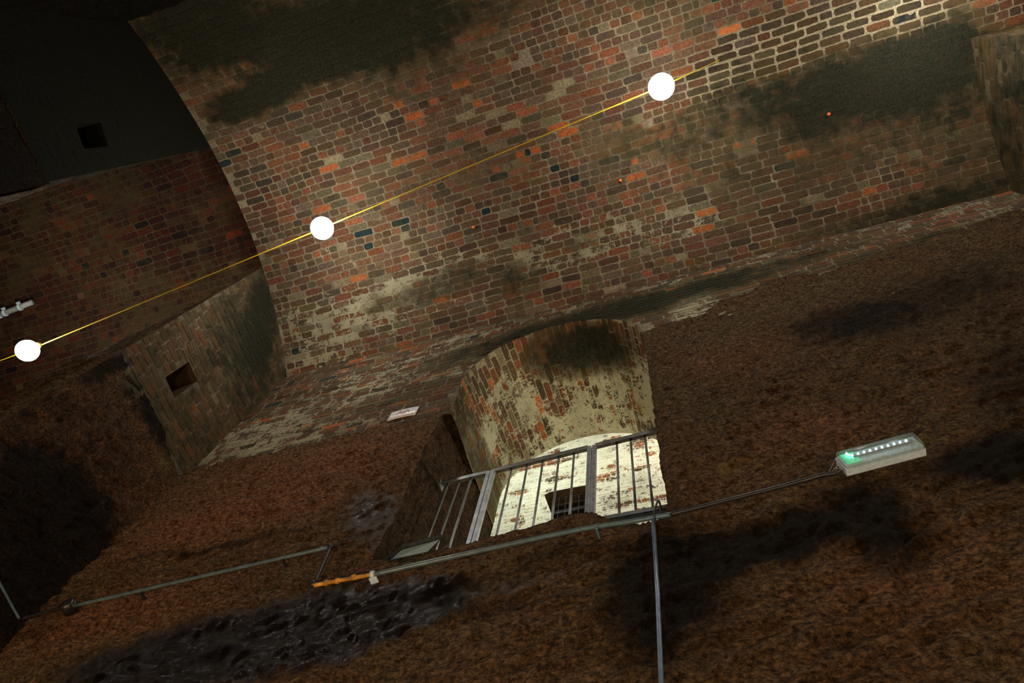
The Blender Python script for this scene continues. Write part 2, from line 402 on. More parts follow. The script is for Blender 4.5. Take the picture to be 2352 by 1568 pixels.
    mb.add(P, F, Col=C, lime=lime(Uf, Vf) - bl_ * limevar, soot=soot(Uf, Vf) + np.repeat(rng.uniform(-0.1, 0.1, N), 35))
    # mortar bed
    nu_ = int((u1 - u0) / step) + 1; nv_ = int((v1 - v0) / step) + 1
    gu = np.linspace(u0, u1, nu_); gv = np.linspace(v0, v1, nv_)
    UU, VV = np.meshgrid(gu, gv, indexing='ij'); us, vs2 = UU.ravel(), VV.ravel()
    idx = np.arange(nu_ * nv_).reshape(nu_, nv_)
    Q = np.stack([idx[:-1, :-1], idx[1:, :-1], idx[1:, 1:], idx[:-1, 1:]], -1).reshape(-1, 4)
    hh_ = 0.0008 * vnoise(us * 25, vs2 * 25, us * 0 + seed, 4)
    if hole is not None:
        us, vs2, Q, hh_ = cut(us, vs2, Q, hh_, hole, step)
    C = mortc(us, vs2)
    sm_ = soot(us, vs2)
    if point: sm_ = sm_ - 1.3 * point(us, vs2).clip(0, 1)
    mb.add(Mf(us, vs2, hh_), Q, Col=C, lime=lime(us, vs2), soot=sm_)
def dense(poly, d=0.004):
    out = []
    for i in range(len(poly)):
        a = np.array(poly[i]); b = np.array(poly[(i + 1) % len(poly)]); n = max(1, int(np.linalg.norm(b - a) / d))
        out += [a + (b - a) * t / n for t in range(n)]
    return np.array(out)
def inside(poly, x, y):
    r = np.zeros(len(x), bool); n = len(poly)
    for i in range(n):
        x1, y1 = poly[i]; x2, y2 = poly[(i + 1) % n]
        c = ((y1 > y) != (y2 > y))
        with np.errstate(divide='ignore', invalid='ignore'):
            xx = (x2 - x1) * (y - y1) / (y2 - y1 + 1e-12) + x1
        r ^= c & (x < xx)
    return r
def cut(us, vs2, Q, h, poly, step):
    cx = us[Q].mean(1); cy = vs2[Q].mean(1)
    ins = inside(poly, cx, cy); keepq = Q[~ins]
    bd = np.intersect1d(np.unique(Q[ins]), np.unique(keepq))
    D = dense(poly); us = us.copy(); vs2 = vs2.copy()
    for i in bd:
        d = (D[:, 0] - us[i]) ** 2 + (D[:, 1] - vs2[i]) ** 2; j = d.argmin(); us[i], vs2[i] = D[j]
    near = np.ones(len(us))
    bb = (us > D[:, 0].min() - 0.2) & (us < D[:, 0].max() + 0.2) & (vs2 > D[:, 1].min() - 0.2) & (vs2 < D[:, 1].max() + 0.2)
    ib = np.where(bb)[0]; Ds = D[::8]
    for c in range(0, len(ib), 4000):
        j = ib[c:c + 4000]
        dd = np.sqrt(((us[j][:, None] - Ds[None, :, 0]) ** 2 + (vs2[j][:, None] - Ds[None, :, 1]) ** 2)).min(1)
        near[j] = np.clip(dd / 0.07, 0, 1)
    return us, vs2, keepq, h * near
def rock(mb, Mf, us1, vs1, disp, hole=None, step=0.02, soot=None, ochre=None, wet=None, red=None):
    UU, VV = np.meshgrid(us1, vs1, indexing='ij'); u, v = UU.ravel(), VV.ravel(); nu_, nv_ = UU.shape
    idx = np.arange(nu_ * nv_).reshape(nu_, nv_)
    Q = np.stack([idx[:-1, :-1], idx[1:, :-1], idx[1:, 1:], idx[:-1, 1:]], -1).reshape(-1, 4)
    h = disp(u, v)
    if hole is not None: u, v, Q, h = cut(u, v, Q, h, hole, step)
    z = lambda a, b_: np.zeros_like(a)
    mb.add(Mf(u, v, h), Q, soot=(soot or z)(u, v), ochre=(ochre or z)(u, v), wet=(wet or z)(u, v), red=(red or z)(u, v))
def rough(u, v, s=0, amp=1.0):
    c, sn = math.cos(0.5), math.sin(0.5)
    a = u * c + v * sn; b_ = -u * sn + v * c
    d = 0.045 * fbm(u * 1.3, v * 1.3, u * 0 + s, 21 + s, 3) + 0.022 * fbm(u * 6, v * 6, u * 0 + s, 31 + s, 4)
    d += 0.015 * vnoise(a * 9, b_ * 30, u * 0 + s, 41 + s) + 0.012 * vnoise(u * 24, v * 30, u * 0 + s, 51 + s)
    return amp * d

# ------------------------------------------------------------------ THE SETTING
WY = 2.3                                     # face of the wall with the opening
X0, X1 = -4.6, 3.5
def Mw(u, v, h): return np.stack([u, WY - h, v], 1)
uvW = lambda p: (onY(p, WY)[0], onY(p, WY)[2])
# outline of the opening on the wall face
RX = -0.225
arc = [(-1.1 + 0.885 * math.cos(t), 5.93 + 0.90 * math.sin(t)) for t in np.linspace(0.02, math.pi - 0.08, 26)]
sill = [(1535, 1180), (1505, 1196), (1470, 1204), (1430, 1203), (1400, 1190), (1370, 1181), (1320, 1180), (1260, 1198), (1200, 1214),
        (1120, 1236), (1060, 1252), (1010, 1262), (985, 1268), (960, 1276), (925, 1290), (895, 1287), (850, 1287)]
left = [(868, 1262), (898, 1205), (925, 1150), (952, 1085), (975, 1035), (998, 990), (1018, 950), (1036, 952)]
near_o = [(RX, 5.9)] + arc + [(-1.985, 5.9)] + [uvW(p) for p in left[::-1]] + [uvW(p) for p in sill[::-1]]
near_o = near_o[::-1]
_ir = random.Random(4)
def jag(poly):
    D = dense(poly, 0.05); out = []
    for i, p in enumerate(D):
        a = 0.007 if p[1] > 5.2 else 0.013
        out.append((p[0] + _ir.uniform(-a, a), p[1] + _ir.uniform(-a, a)))
    return out
near_j = jag(near_o)
def in_open(u, v): return inside(near_j, u, v)
# line between brickwork above and bedrock below on the wall
def bline(u): return np.where(u < -1.1, 5.22 + 0.0 * u, np.interp(u, [-1.1, 0.1, 1.2, 3.6], [5.7, 6.15, 6.45, 6.75])) + 0.05 * vnoise(u * 3, u * 0, u * 0, 77)

sootW = Blobs(uvW)
for a in [((1690, 1280), 190, 60, 1.0, -15), ((2010, 1215), 130, 95, 1.0, 35), ((1850, 1250), 60, 70, 0.8, 60), ((1480, 1380), 90, 190, 0.75, 8), ((1590, 1300), 100, 120, 0.55, 0),
          ((2270, 1080), 150, 55, 0.8, -10), ((560, 1490), 420, 85, 1.1, -17), ((860, 1450), 190, 60, 0.9, -20), ((930, 1240), 60, 30, 0.4, -20),
          ((2150, 690), 280, 70, 0.55, -15), ((1900, 760), 160, 40, 0.4, -10), ((480, 1265), 260, 8, 0.6, -12), ((1600, 1450), 120, 120, 0.55, 0),
          ((60, 1450), 110, 60, 0.4, -40), ((2330, 900), 120, 200, 0.5, 0), ((1300, 1290), 150, 30, 0.4, -12), ((1150, 1420), 160, 20, 0.5, -12)]: sootW.add(*a)
ochW = Blobs(uvW)
for a in [((1690, 1085), 190, 26, 0.75, -14), ((2180, 1020), 170, 22, 0.75, -14), ((300, 1310), 60, 12, 0.7, -14), ((640, 1228), 30, 14, 0.8, -30),
          ((1950, 1420), 330, 60, 0.45, 8), ((500, 1340), 250, 22, 0.5, -13), ((1050, 1480), 120, 40, 0.55, 5), ((2050, 1105), 25, 10, 1.0, -12), ((930, 1310), 20, 20, 0.7, -30)]: ochW.add(*a)
wetW = Blobs(uvW)
for a in [((560, 1490), 420, 90, 1.3, -17), ((860, 1450), 190, 60, 1.2, -20), ((860, 1190), 90, 95, 0.6, -50), ((1180, 1360), 190, 40, 0.5, -10), ((960, 1000), 60, 30, 0.3, -20)]: wetW.add(*a)
redW = Blobs(uvW)
for a in [((700, 1090), 330, 70, 1.0, -16), ((450, 1230), 280, 50, 0.8, -14), ((220, 1440), 300, 60, 0.9, -17), ((1750, 1050), 220, 90, 0.25, -14), ((2100, 1330), 260, 120, 0.4, 0),
          ((1700, 820), 150, 40, 0.5, -10), ((1900, 980), 150, 60, 0.5, 0), ((850, 1370), 180, 30, 0.7, -14)]: redW.add(*a)
def dispW(u, v):
    bl = bline(u)
    above = np.clip((v - bl) / 0.035, 0, 1)
    d = rough(u, v, 0)
    # long tool marks sweep the bedrock right of the opening and under the conduit
    d = d + 0.009 * np.sin((v * 38 - u * 9) + 3 * vnoise(u * 1.5, v * 1.5, u * 0, 61)) * np.clip((3.4 - v) / 0.5, 0, 1) * np.clip((u + 1.6), 0, 1)
    d = d + 0.05 * np.clip((2.9 - v) / 0.6, 0, 1)
    lf = np.exp(-(((u - 0.88) / 0.30) ** 4 + ((v - 3.28) / 0.16) ** 4)); d = d * (1 - 0.75 * lf) - 0.015 * lf
    return (0.035 + d) * (1 - above) - 0.055 * above
mb = MB()
zs = np.concatenate([np.arange(-1.7, 1.7, 0.12), np.arange(1.7, 5.0, 0.015), np.arange(5.0, 7.55, 0.02)])
rock(mb, Mw, np.arange(X0 - 0.1, X1 + 0.12, 0.016), zs, dispW, hole=near_j, soot=sootW, ochre=ochW, wet=wetW, red=redW)
tagit(mb.build('wall_north', M_stone), kind='structure')

limeB = Blobs(uvW)
for a in [((560, 1040), 260, 60, 0.45, -17), ((1000, 830), 320, 40, 0.3, -20), ((1570, 700), 60, 60, 0.5, -17)]: limeB.add(*a)
sootB = Blobs(uvW)
for a in [((1300, 745), 330, 22, 0.9, -17), ((1650, 655), 300, 18, 0.7, -17), ((2100, 600), 320, 50, 0.7, -15), ((950, 900), 200, 15, 0.3, -17)]: sootB.add(*a)
mb = MB()
keepW = lambda u, v: (v > bline(u) + 0.01) & (~in_open(u, v)) & (u > X0 - 0.02)
outB = [(p[0], p[1]) for p in near_j]
low = [(X0 - 1, 4.9), (X1 + 1, 4.9)]
brickwork(mb, Mw, X0, X1, 5.18, 7.56, keepW, 11, lambda u, v: 0.40 + limeB(u, v) + 0.10 * np.clip(u + 0.3, 0, 1), sootB, hole=near_j, relief=0.012,
          mort=(0.21, 0.18, 0.12), pw=None if False else PW, step=0.03)
tagit(mb.build('wall_north_brick', M_brick, None, False), kind='structure')

# ---- vault
def Mv(u, v, h, raise_=0.0):
    th = v / VR; wob = 0.018 * vnoise(u * 0.8, v * 0.9, u * 0, 91) + 0.007 * vnoise(u * 3, v * 3, u * 0, 92)
    r = VR - h + wob + raise_
    return np.stack([u, VCY + r * np.sin(th), VCZ + r * np.cos(th)], 1)
V0 = VR * math.asin((-1.95 - VCY) / VR); V1 = VR * math.asin((2.36 - VCY) / VR)
limeV = Blobs(uvV)
for a in [((780, 730), 200, 80, 0.42, -17), ((1130, 600), 260, 60, 0.36, -17), ((1400, 560), 250, 55, 0.33, -17), ((1650, 470), 200, 60, 0.22, -17), ((700, 850), 120, 30, 0.3, -17),
          ((1730, 330), 50, 30, 0.5, -17), ((1560, 420), 150, 40, 0.2, -17), ((900, 700), 300, 120, 0.1, -17)]: limeV.add(*a)
sootV = Blobs(uvV)
for a in [((820, 70), 270, 95, 1.0, -20), ((700, 170), 120, 40, 0.6, -20), ((560, 235), 90, 34, 0.9, -17), ((520, 90), 140, 60, 0.7, -25), ((1990, 190), 240, 75, 0.85, -17), ((2130, 90), 120, 60, 0.7, -17),
          ((1900, 60), 160, 50, 0.25, -17), ((1560, 300), 170, 60, 0.42, -17), ((1750, 190), 160, 60, 0.4, -17), ((1400, 30), 100, 30, 0.15, -17), ((1600, 640), 360, 16, 0.8, -16), ((2100, 480), 330, 30, 0.6, -15),
          ((1000, 660), 170, 26, 0.5, -17), ((1190, 640), 60, 40, 0.5, -17), ((860, 825), 180, 14, 0.7, -17), ((1330, 560), 80, 20, 0.3, -17), ((400, 30), 160, 60, 0.8, -20), ((1150, 790), 200, 10, 0.5, -20), ((1850, 330), 330, 90, 0.35, -17), ((2200, 250), 150, 200, 0.45, 0), ((1150, 20), 300, 40, 0.35, -20), ((600, 60), 300, 110, 0.4, -20), ((1000, 150), 200, 50, 0.25, -20)]: sootV.add(*a)
pointV = Blobs(uvV)
for a in [((1850, 70), 230, 60, 0.8, -20), ((1640, 170), 90, 50, 0.5, -20), ((1480, 60), 100, 40, 0.25, -20), ((2080, 30), 90, 40, 0.5, -20)]: pointV.add(*a)
pwV = PW.copy(); pwV[2] += 0.05; pwV[3] += 0.03; pwV /= pwV.sum()
mb = MB()
brickwork(mb, Mv, X0, 6.3, V0, V1, lambda u, v: u > X0 - 0.001, 23, lambda u, v: -0.04 + 0.16 * np.clip(v - 0.6, 0, 1) + 1.25 * limeV(u, v), sootV, patch=1, pw=pwV, point=pointV,
          special=[(uvV(p), c) for c, L in {(0.012, 0.024, 0.026): [(853, 524), (905, 508), (925, 522), (852, 564), (1120, 478), (1158, 408), (1276, 386), (1318, 412), (1400, 360), (527, 350), (523, 372), (1205, 355)],
                   (0.30, 0.088, 0.026): [(905, 240), (1095, 228), (1195, 362), (1262, 292), (1232, 342), (945, 260), (1050, 195), (765, 380), (925, 370), (1310, 310), (1180, 290), (1720, 325)],
                   (0.20, 0.17, 0.10): [(875, 270), (1050, 265), (1285, 200), (1283, 225), (1125, 260), (1195, 280), (755, 375)]}.items() for p in L])
tagit(mb.build('ceiling', M_brick, None, False), kind='structure')
mb = MB()
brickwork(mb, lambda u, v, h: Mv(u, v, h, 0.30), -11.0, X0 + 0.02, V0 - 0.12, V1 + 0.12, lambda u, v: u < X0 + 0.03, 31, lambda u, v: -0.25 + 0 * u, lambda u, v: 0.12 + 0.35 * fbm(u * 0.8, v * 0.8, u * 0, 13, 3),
          mort=(0.085, 0.058, 0.032), patch=1, colmul=(0.50, 0.33, 0.25))  # far bay bricks and mortar multiplied darker
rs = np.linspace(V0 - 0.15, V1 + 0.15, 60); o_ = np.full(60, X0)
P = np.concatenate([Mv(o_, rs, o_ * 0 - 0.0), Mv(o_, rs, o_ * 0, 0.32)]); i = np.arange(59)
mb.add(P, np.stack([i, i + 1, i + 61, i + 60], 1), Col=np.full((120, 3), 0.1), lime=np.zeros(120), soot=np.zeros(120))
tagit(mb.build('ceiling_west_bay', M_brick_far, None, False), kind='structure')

# ---- piers of the cross wall on the left, and the one on the right
def panelX(x, sgn): return lambda u, v, h: np.stack([x + sgn * h, u, v], 1)          # u = Y, v = Z
def panelY(y, sgn): return lambda u, v, h: np.stack([u, y + sgn * h, v], 1)          # u = X, v = Z
uvP = lambda p: (onX(p, X0)[1], onX(p, X0)[2])
hole1 = [(1.42, 5.54), (1.635, 5.52), (1.64, 5.92), (1.43, 5.94)]
def backx(v): return np.interp(v, [5.2, 5.79, 6.24, 7.0, 7.9], [-5.15, -5.0, -4.82, -4.70, -4.64])
def holebox(mb, Mf, poly, depth, **at):
    D = np.array(poly); n = len(D); u = np.concatenate([D[:, 0], D[:, 0]]); v = np.concatenate([D[:, 1], D[:, 1]])
    h = np.concatenate([np.full(n, 0.0), np.full(n, -depth)]); P = Mf(u, v, h)
    F = [(i, (i + 1) % n, n + (i + 1) % n, n + i) for i in range(n)] + [tuple(range(n, 2 * n))]
    k = len(P)
    mb.add(P, F, **{a: (np.tile(np.array(c, float), (k, 1)) if isinstance(c, tuple) else np.full(k, c)) for a, c in at.items()})
sootP = Blobs(uvP).add((560, 800), 60, 130, 0.35, 0).add((300, 900), 30, 60, 0.3, 0).add((600, 720), 30, 120, 0.6, 5)
limeP = Blobs(uvP).add((560, 800), 90, 140, 0.16, 0).add((400, 1040), 60, 60, 0.2, 0)
mb = MB()
brickwork(mb, panelX(X0, 1), 1.0, 2.32, 5.0, 8.0, lambda u, v: (v < ceil_z(u) + 0.02) & (v > 5.17 + 0.05 * vnoise(u * 4, u * 0, u * 0, 3)) & ~inside(hole1, u, v), 41,
          lambda u, v: 0.2 + limeP(u, v), lambda u, v: 0.32 + sootP(u, v), hole=hole1, mort=(0.20, 0.165, 0.12), colmul=(0.85, 0.80, 0.78), relief=0.012)
brickwork(mb, panelY(1.0, -1), -5.2, X0, 5.15, 8.0, lambda u, v: (u > backx(v)), 42, None, lambda u, v: 0.1 + 0 * u, mort=(0.22, 0.18, 0.12), colmul=(0.8, 0.75, 0.7), hole=[(-5.3, 5.1), (-5.15, 5.2), (-5.0, 5.79), (-4.82, 6.24), (-4.70, 7.0), (-4.64, 7.9), (-4.63, 8.1), (-5.3, 8.1)])
tagit(mb.build('wall_west_pier_brick', M_brick, None, False), kind='structure')
mb = MB()
holebox(mb, panelX(X0, 1), hole1, 0.45, Col=(0.06, 0.03, 0.02), lime=-1.0, soot=0.1)
tagit(mb.build('wall_west_pier_hole', M_brick, None, False), kind='structure')
def dispP(s, bl, base=0.02):
    def f(u, v):
        ab = np.clip((v - (bl + 0.07 * vnoise(u * 4, u * 0 + s, u * 0, 5))) / 0.04, 0, 1)
        return (base + rough(u, v, s)) * (1 - ab) - 0.05 * ab
    return f
darkP2 = Blobs(uvP).add((360, 940), 40, 150, 0.8, -25).add((150, 1050), 300, 300, 0.5, 0).add((60, 1300), 200, 220, 1.2, 0).add((250, 840), 80, 20, 0.6, -25)  # rock side of the pier darkened, most towards the bottom
ochP = Blobs(uvP).add((375, 1075), 25, 40, 1.0, -20)
zs2 = np.concatenate([np.arange(-1.7, 2.4, 0.15), np.arange(2.4, 5.3, 0.025)])
mb = MB()
rock(mb, panelX(X0, 1), np.arange(1.0, 2.4, 0.025), zs2, lambda u, v: dispP(3, 5.15)(u, v) * np.clip((u - 1.0) / 0.08, 0, 1), soot=darkP2, ochre=ochP, red=lambda u, v: 0.6 + 0 * u)
rock(mb, panelY(1.0, -1), np.arange(-5.17, X0 + 0.01, 0.02), zs2, lambda u, v: dispP(4, 5.15)(u, v) * np.clip((X0 - u) / 0.08, 0, 1), soot=lambda u, v: 0.25 + 0 * u)
tagit(mb.build('wall_west_pier_rock', M_stone), kind='structure')
# opposite pier
hole2 = [(-0.93, 6.0), (-0.71, 5.95), (-0.70, 6.28), (-0.92, 6.33)]
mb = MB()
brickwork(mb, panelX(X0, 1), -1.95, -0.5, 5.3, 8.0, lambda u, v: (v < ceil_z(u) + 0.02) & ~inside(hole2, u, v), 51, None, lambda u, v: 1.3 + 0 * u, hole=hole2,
          mort=(0.05, 0.045, 0.04), colmul=(0.35, 0.35, 0.4), relief=0.004)  # side brickwork darkened to near black
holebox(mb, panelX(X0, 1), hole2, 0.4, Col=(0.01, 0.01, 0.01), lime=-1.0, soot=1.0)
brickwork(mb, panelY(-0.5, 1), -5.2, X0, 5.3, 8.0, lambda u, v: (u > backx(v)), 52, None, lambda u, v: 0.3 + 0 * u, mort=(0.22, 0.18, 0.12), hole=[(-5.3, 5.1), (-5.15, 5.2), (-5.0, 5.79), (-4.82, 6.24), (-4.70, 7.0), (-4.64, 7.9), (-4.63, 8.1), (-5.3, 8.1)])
tagit(mb.build('wall_west_pier_brick', M_dark, None, False), kind='structure')
mb = MB()
rock(mb, panelX(X0 + 0.03, 1), np.arange(-2.0, -0.44, 0.04), np.arange(-1.7, 5.36, 0.05), lambda u, v: rough(u, v, 6) * np.clip((-0.46 - u) / 0.08, 0, 1), soot=lambda u, v: 1.4 + 0 * u)  # side rock darkened evenly to near black
rock(mb, panelY(-0.46, 1), np.arange(-5.25, X0 + 0.04, 0.04), np.arange(-1.7, 5.36, 0.05), lambda u, v: rough(u, v, 7) * np.clip((X0 - u) / 0.08, 0, 1))
rock(mb, lambda u, v, h: np.stack([u, v, 5.33 + 0 * u + h], 1), np.arange(-5.25, X0 + 0.04, 0.04), np.arange(-2.0, -0.44, 0.04), lambda u, v: 0 * u)
tagit(mb.build('wall_west_pier_rock', M_stone), kind='structure')
# right pier
mb = MB()
uvR = lambda p: (onX(p, X1)[1], onX(p, X1)[2])
brickwork(mb, panelX(X1, -1), 0.84, 2.32, 5.6, 8.1, lambda u, v: (v < ceil_z(u) + 0.02), 61, lambda u, v: 0.25 + 0 * u, lambda u, v: 0.42 + 0.3 * fbm(u * 2, v * 2, u * 0, 3, 3), mort=(0.15, 0.13, 0.08), colmul=(0.8, 0.82, 0.75))
brickwork(mb, panelY(0.84, -1), X1, 6.3, 5.6, 8.1, lambda u, v: u > 0, 62, None, lambda u, v: 0.3 + 0 * u, mort=(0.25, 0.21, 0.13), colmul=(0.8, 0.7, 0.6))
tagit(mb.build('wall_east_pier_brick', M_brick, None, False), kind='structure')
mb = MB()
rock(mb, panelX(X1, -1), np.arange(0.84, 2.4, 0.05), np.arange(-1.7, 5.75, 0.06), lambda u, v: rough(u, v, 8) * np.clip((u - 0.84) / 0.1, 0, 1))
rock(mb, panelY(0.84, -1), np.arange(X1, 6.4, 0.08), np.arange(-1.7, 5.75, 0.08), lambda u, v: rough(u, v, 9) * np.clip((u - X1) / 0.1, 0, 1))
tagit(mb.build('wall_east_pier_rock', M_stone), kind='structure')
# rest of the shell
mb = MB()
rock(mb, panelY(-1.9, 1), np.arange(-4.7, 6.4, 0.06), np.arange(-1.7, 7.7, 0.06), lambda u, v: rough(u, v, 12), soot=lambda u, v: 1.1 + 0.3 * fbm(u, v, u * 0, 5, 3))  # whole wall darkened to near black
tagit(mb.build('wall_south', M_stone), kind='structure')
mb = MB()
rock(mb, panelY(2.45, -1), np.arange(-11, -4.55, 0.06), np.arange(-1.7, 7.9, 0.06), lambda u, v: rough(u, v, 13))
rock(mb, panelY(-1.95, 1), np.arange(-11, -4.55, 0.08), np.arange(-1.7, 7.9, 0.08), lambda u, v: rough(u, v, 14))
rock(mb, panelX(-10.9, 1), np.arange(-2.1, 2.6, 0.08), np.arange(-1.7, 8.6, 0.08), lambda u, v: rough(u, v, 15))
tagit(mb.build('wall_west', M_stone), kind='structure')
mb = MB()
rock(mb, panelX(6.25, -1), np.arange(-2.1, 2.6, 0.1), np.arange(-1.7, 8.3, 0.1), lambda u, v: rough(u, v, 16))
tagit(mb.build('wall_east', M_stone), kind='structure')
mb = MB()
rock(mb, lambda u, v, h: np.stack([u, v, -1.62 + h], 1), np.arange(-11, 6.4, 0.12), np.arange(-2.0, 2.6, 0.12), lambda u, v: rough(u, v, 17, 0.5))
tagit(mb.build('floor', M_stone), kind='structure')

# ---- passage through the wall: near outline lofted to the far outline
FY = 3.5
farr = [(-0.19, 5.7)] + [(-1.08 + 0.87 * math.cos(t), 5.68 + 0.88 * math.sin(t)) for t in np.linspace(0.02, math.pi - 0.03, 26)] + [(-1.95, 5.6)]
nearU = [(RX, 5.9)] + arc + [(-1.985, 5.9)]
def resamp(pl, n):
    pl = np.array(pl); d = np.concatenate([[0], np.cumsum(np.linalg.norm(np.diff(pl, axis=0), axis=1))]); t = np.linspace(0, d[-1], n)
    return np.stack([np.interp(t, d, pl[:, 0]), np.interp(t, d, pl[:, 1])], 1), d[-1]
NU = [(RX, 5.25)] + nearU + [uvW(left[-1])]
FU = [(-0.19, 5.25)] + farr + [(-1.95, 5.25)]
nu_, LN = resamp(NU, 200); fu_, LF = resamp(FU, 200); tt = np.linspace(0, LN, 200)
cenN = np.array([-1.1, 5.6])
def Mp(u, v, h):                    # u = depth along Y, v = along the outline
    k = np.clip(u / (FY - WY), 0, 1)
    n = np.stack([np.interp(v, tt, nu_[:, 0]), np.interp(v, tt, nu_[:, 1])], 1); f = np.stack([np.interp(v, tt, fu_[:, 0]), np.interp(v, tt, fu_[:, 1])], 1)
    p = n * (1 - k)[:, None] + f * k[:, None]
    c = cenN - p; c = c / np.linalg.norm(c, axis=1)[:, None]
    hh = h * np.clip(u / 0.03, 0, 1)
    p = p + c * hh[:, None]
    return np.stack([p[:, 0], WY + u, p[:, 1]], 1)
def limeS(u, v):
    r = 0.58 + 0.42 * fbm(u * 3, v * 3, u * 0, 71, 4)
    r = r - 0.75 * np.clip((0.35 - u) / 0.35, 0, 1) * 0.8 + 0.25 * np.clip((LN * 0.5 - v) / 1.0, 0, 1) * np.clip(u / 0.6, 0, 1)
    return r
def sootS(u, v):
    s = 1.35 - np.sqrt(((v - LN * 0.44) / 0.62) ** 2 + ((u - 0.28) / 0.26) ** 2)
    return 1.15 * np.clip(s, 0, 1) + 0.5 * np.clip((v - LN * 0.80) / 0.4, 0, 1)
mb = MB()
pwS = PW.copy(); pwS[3] += 0.08; pwS[4] += 0.08; pwS /= pwS.sum()
brickwork(mb, Mp, 0.0, FY - WY, 0.0, LN, lambda u, v: (u > -0.001) & (u < FY - WY), 73, limeS, sootS, ch=0.076, limevar=0.45, relief=0.005, step=0.02, pw=pwS, mort=(0.36, 0.31, 0.19))
tagit(mb.build('wall_passage_arch', M_pass, None, False), kind='structure')
# rock jambs and sill of the passage
def loft(mb, A, B, n, y0, y1, seed, cc, amp=0.6, **at):
    a, _ = resamp(A, n); b_, _ = resamp(B, n); m_ = 60
    ks = np.linspace(0, 1, m_); K, I = np.meshgrid(ks, np.arange(n), indexing='ij'); K = K.ravel(); I = I.ravel()
    p = a[I] * (1 - K)[:, None] + b_[I] * K[:, None]; y = y0 + (y1 - y0) * K
    c = np.array(cc) - p; c /= np.linalg.norm(c, axis=1)[:, None]
    h = rough(y * 1.0, p[:, 0] + p[:, 1], seed, amp) * np.clip(K / 0.06, 0, 1); p = p + c * h[:, None]
    idx = np.arange(m_ * n).reshape(m_, n); Q = np.stack([idx[:-1, :-1], idx[1:, :-1], idx[1:, 1:], idx[:-1, 1:]], -1).reshape(-1, 4)
    k = len(p); mb.add(np.stack([p[:, 0], y, p[:, 1]], 1), Q, **{a_: np.full(k, float(v_)) for a_, v_ in at.items()})
mb = MB()
nj = np.array(near_j)
Lp = [p for p in near_j if p[1] < 5.28]           # rock part of the jagged outline, in order
i0 = min(range(len(near_j)), key=lambda i: (near_j[i][0] - RX) ** 2 + (near_j[i][1] - 5.25) ** 2)
i1 = min(range(len(near_j)), key=lambda i: (near_j[i][0] - uvW(left[-1])[0]) ** 2 + (near_j[i][1] - uvW(left[-1])[1]) ** 2)
m = len(near_j)
seq1 = [near_j[(i0 + k) % m] for k in range((i1 - i0) % m + 1)]; seq2 = [near_j[(i0 - k) % m] for k in range((i0 - i1) % m + 1)]
lowN = seq1 if min(p[1] for p in seq1) < 4 else seq2
lowF = [(-0.19, 5.25), (-0.19, 3.35), (-1.0, 3.32), (-2.0, 3.3), (-1.97, 4.4), (-1.95, 5.25)]
loft(mb, lowN, lowF, 420, WY, FY, 20, (-1.05, 4.4), 0.5, soot=0.5, ochre=0.12, wet=0.0, red=0.25)
tagit(mb.build('wall_passage_rock', M_stone), kind='structure')

# ---- limewashed room behind
BY = 5.3
uvB = lambda p: (onY(p, BY)[0], onY(p, BY)[2])
hb = [uvB((1250, 1136)), uvB((1262, 1130)), uvB((1300, 1122)), uvB((1358, 1112)), uvB((1360, 1200)), uvB((1280, 1215))]
hb = [(float(a), float(b_)) for a, b_ in hb]
mb = MB()
pwB = PW.copy(); pwB[3] += 0.3; pwB[4] += 0.35; pwB[6:8] = 0; pwB /= pwB.sum()
def limeR(u, v): return 0.92 + 0.28 * fbm(u * 4, v * 9, u * 0, 81, 3) - 0.55 * np.clip(np.abs(vnoise(u * 2.3, v * 6.1, u * 0, 83)) - 0.42, 0, 1) * 2.2
brickwork(mb, panelY(BY, -1), -5.0, 1.0, 3.3, 11.0, lambda u, v: ~inside(hb, u, v), 85, limeR, None, hole=hb, pw=pwB, limevar=0.5, relief=0.008, mort=(0.5, 0.46, 0.33))
tagit(mb.build('wall_back_room', M_white, None, False), kind='structure')
mb = MB()
rock(mb, panelX(1.0, -1), np.arange(3.5, 5.35, 0.1), np.arange(3.2, 11.1, 0.15), lambda u, v: rough(u, v, 30))
rock(mb, panelX(-4.9, 1), np.arange(3.5, 5.35, 0.1), np.arange(3.2, 11.1, 0.15), lambda u, v: rough(u, v, 31))
rock(mb, lambda u, v, h: np.stack([u, v, 11.0 - h], 1), np.arange(-5, 1.1, 0.15), np.arange(3.5, 5.4, 0.15), lambda u, v: rough(u, v, 32))
rock(mb, lambda u, v, h: np.stack([u, v, 3.28 + h], 1), np.arange(-5, 1.1, 0.15), np.arange(3.5, 5.4, 0.15), lambda u, v: rough(u, v, 33, 0.4))
fo = [(p[0], p[1]) for p in ([(-0.19, 3.3)] + FU + [(-2.0, 3.3)])]
rock(mb, panelY(FY, 1), np.arange(-5, 1.05, 0.04), np.arange(3.22, 11.1, 0.04), lambda u, v: 0 * u, hole=fo, step=0.04)
tagit(mb.build('wall_back_room_sides', M_stone), kind='structure')
mb = MB()
holebox(mb, panelY(BY, -1), hb, 0.7, Col=(0.12, 0.07, 0.04), lime=-0.3, soot=0.15)
tagit(mb.build('wall_back_room_niche', M_brick, None, False), kind='structure')

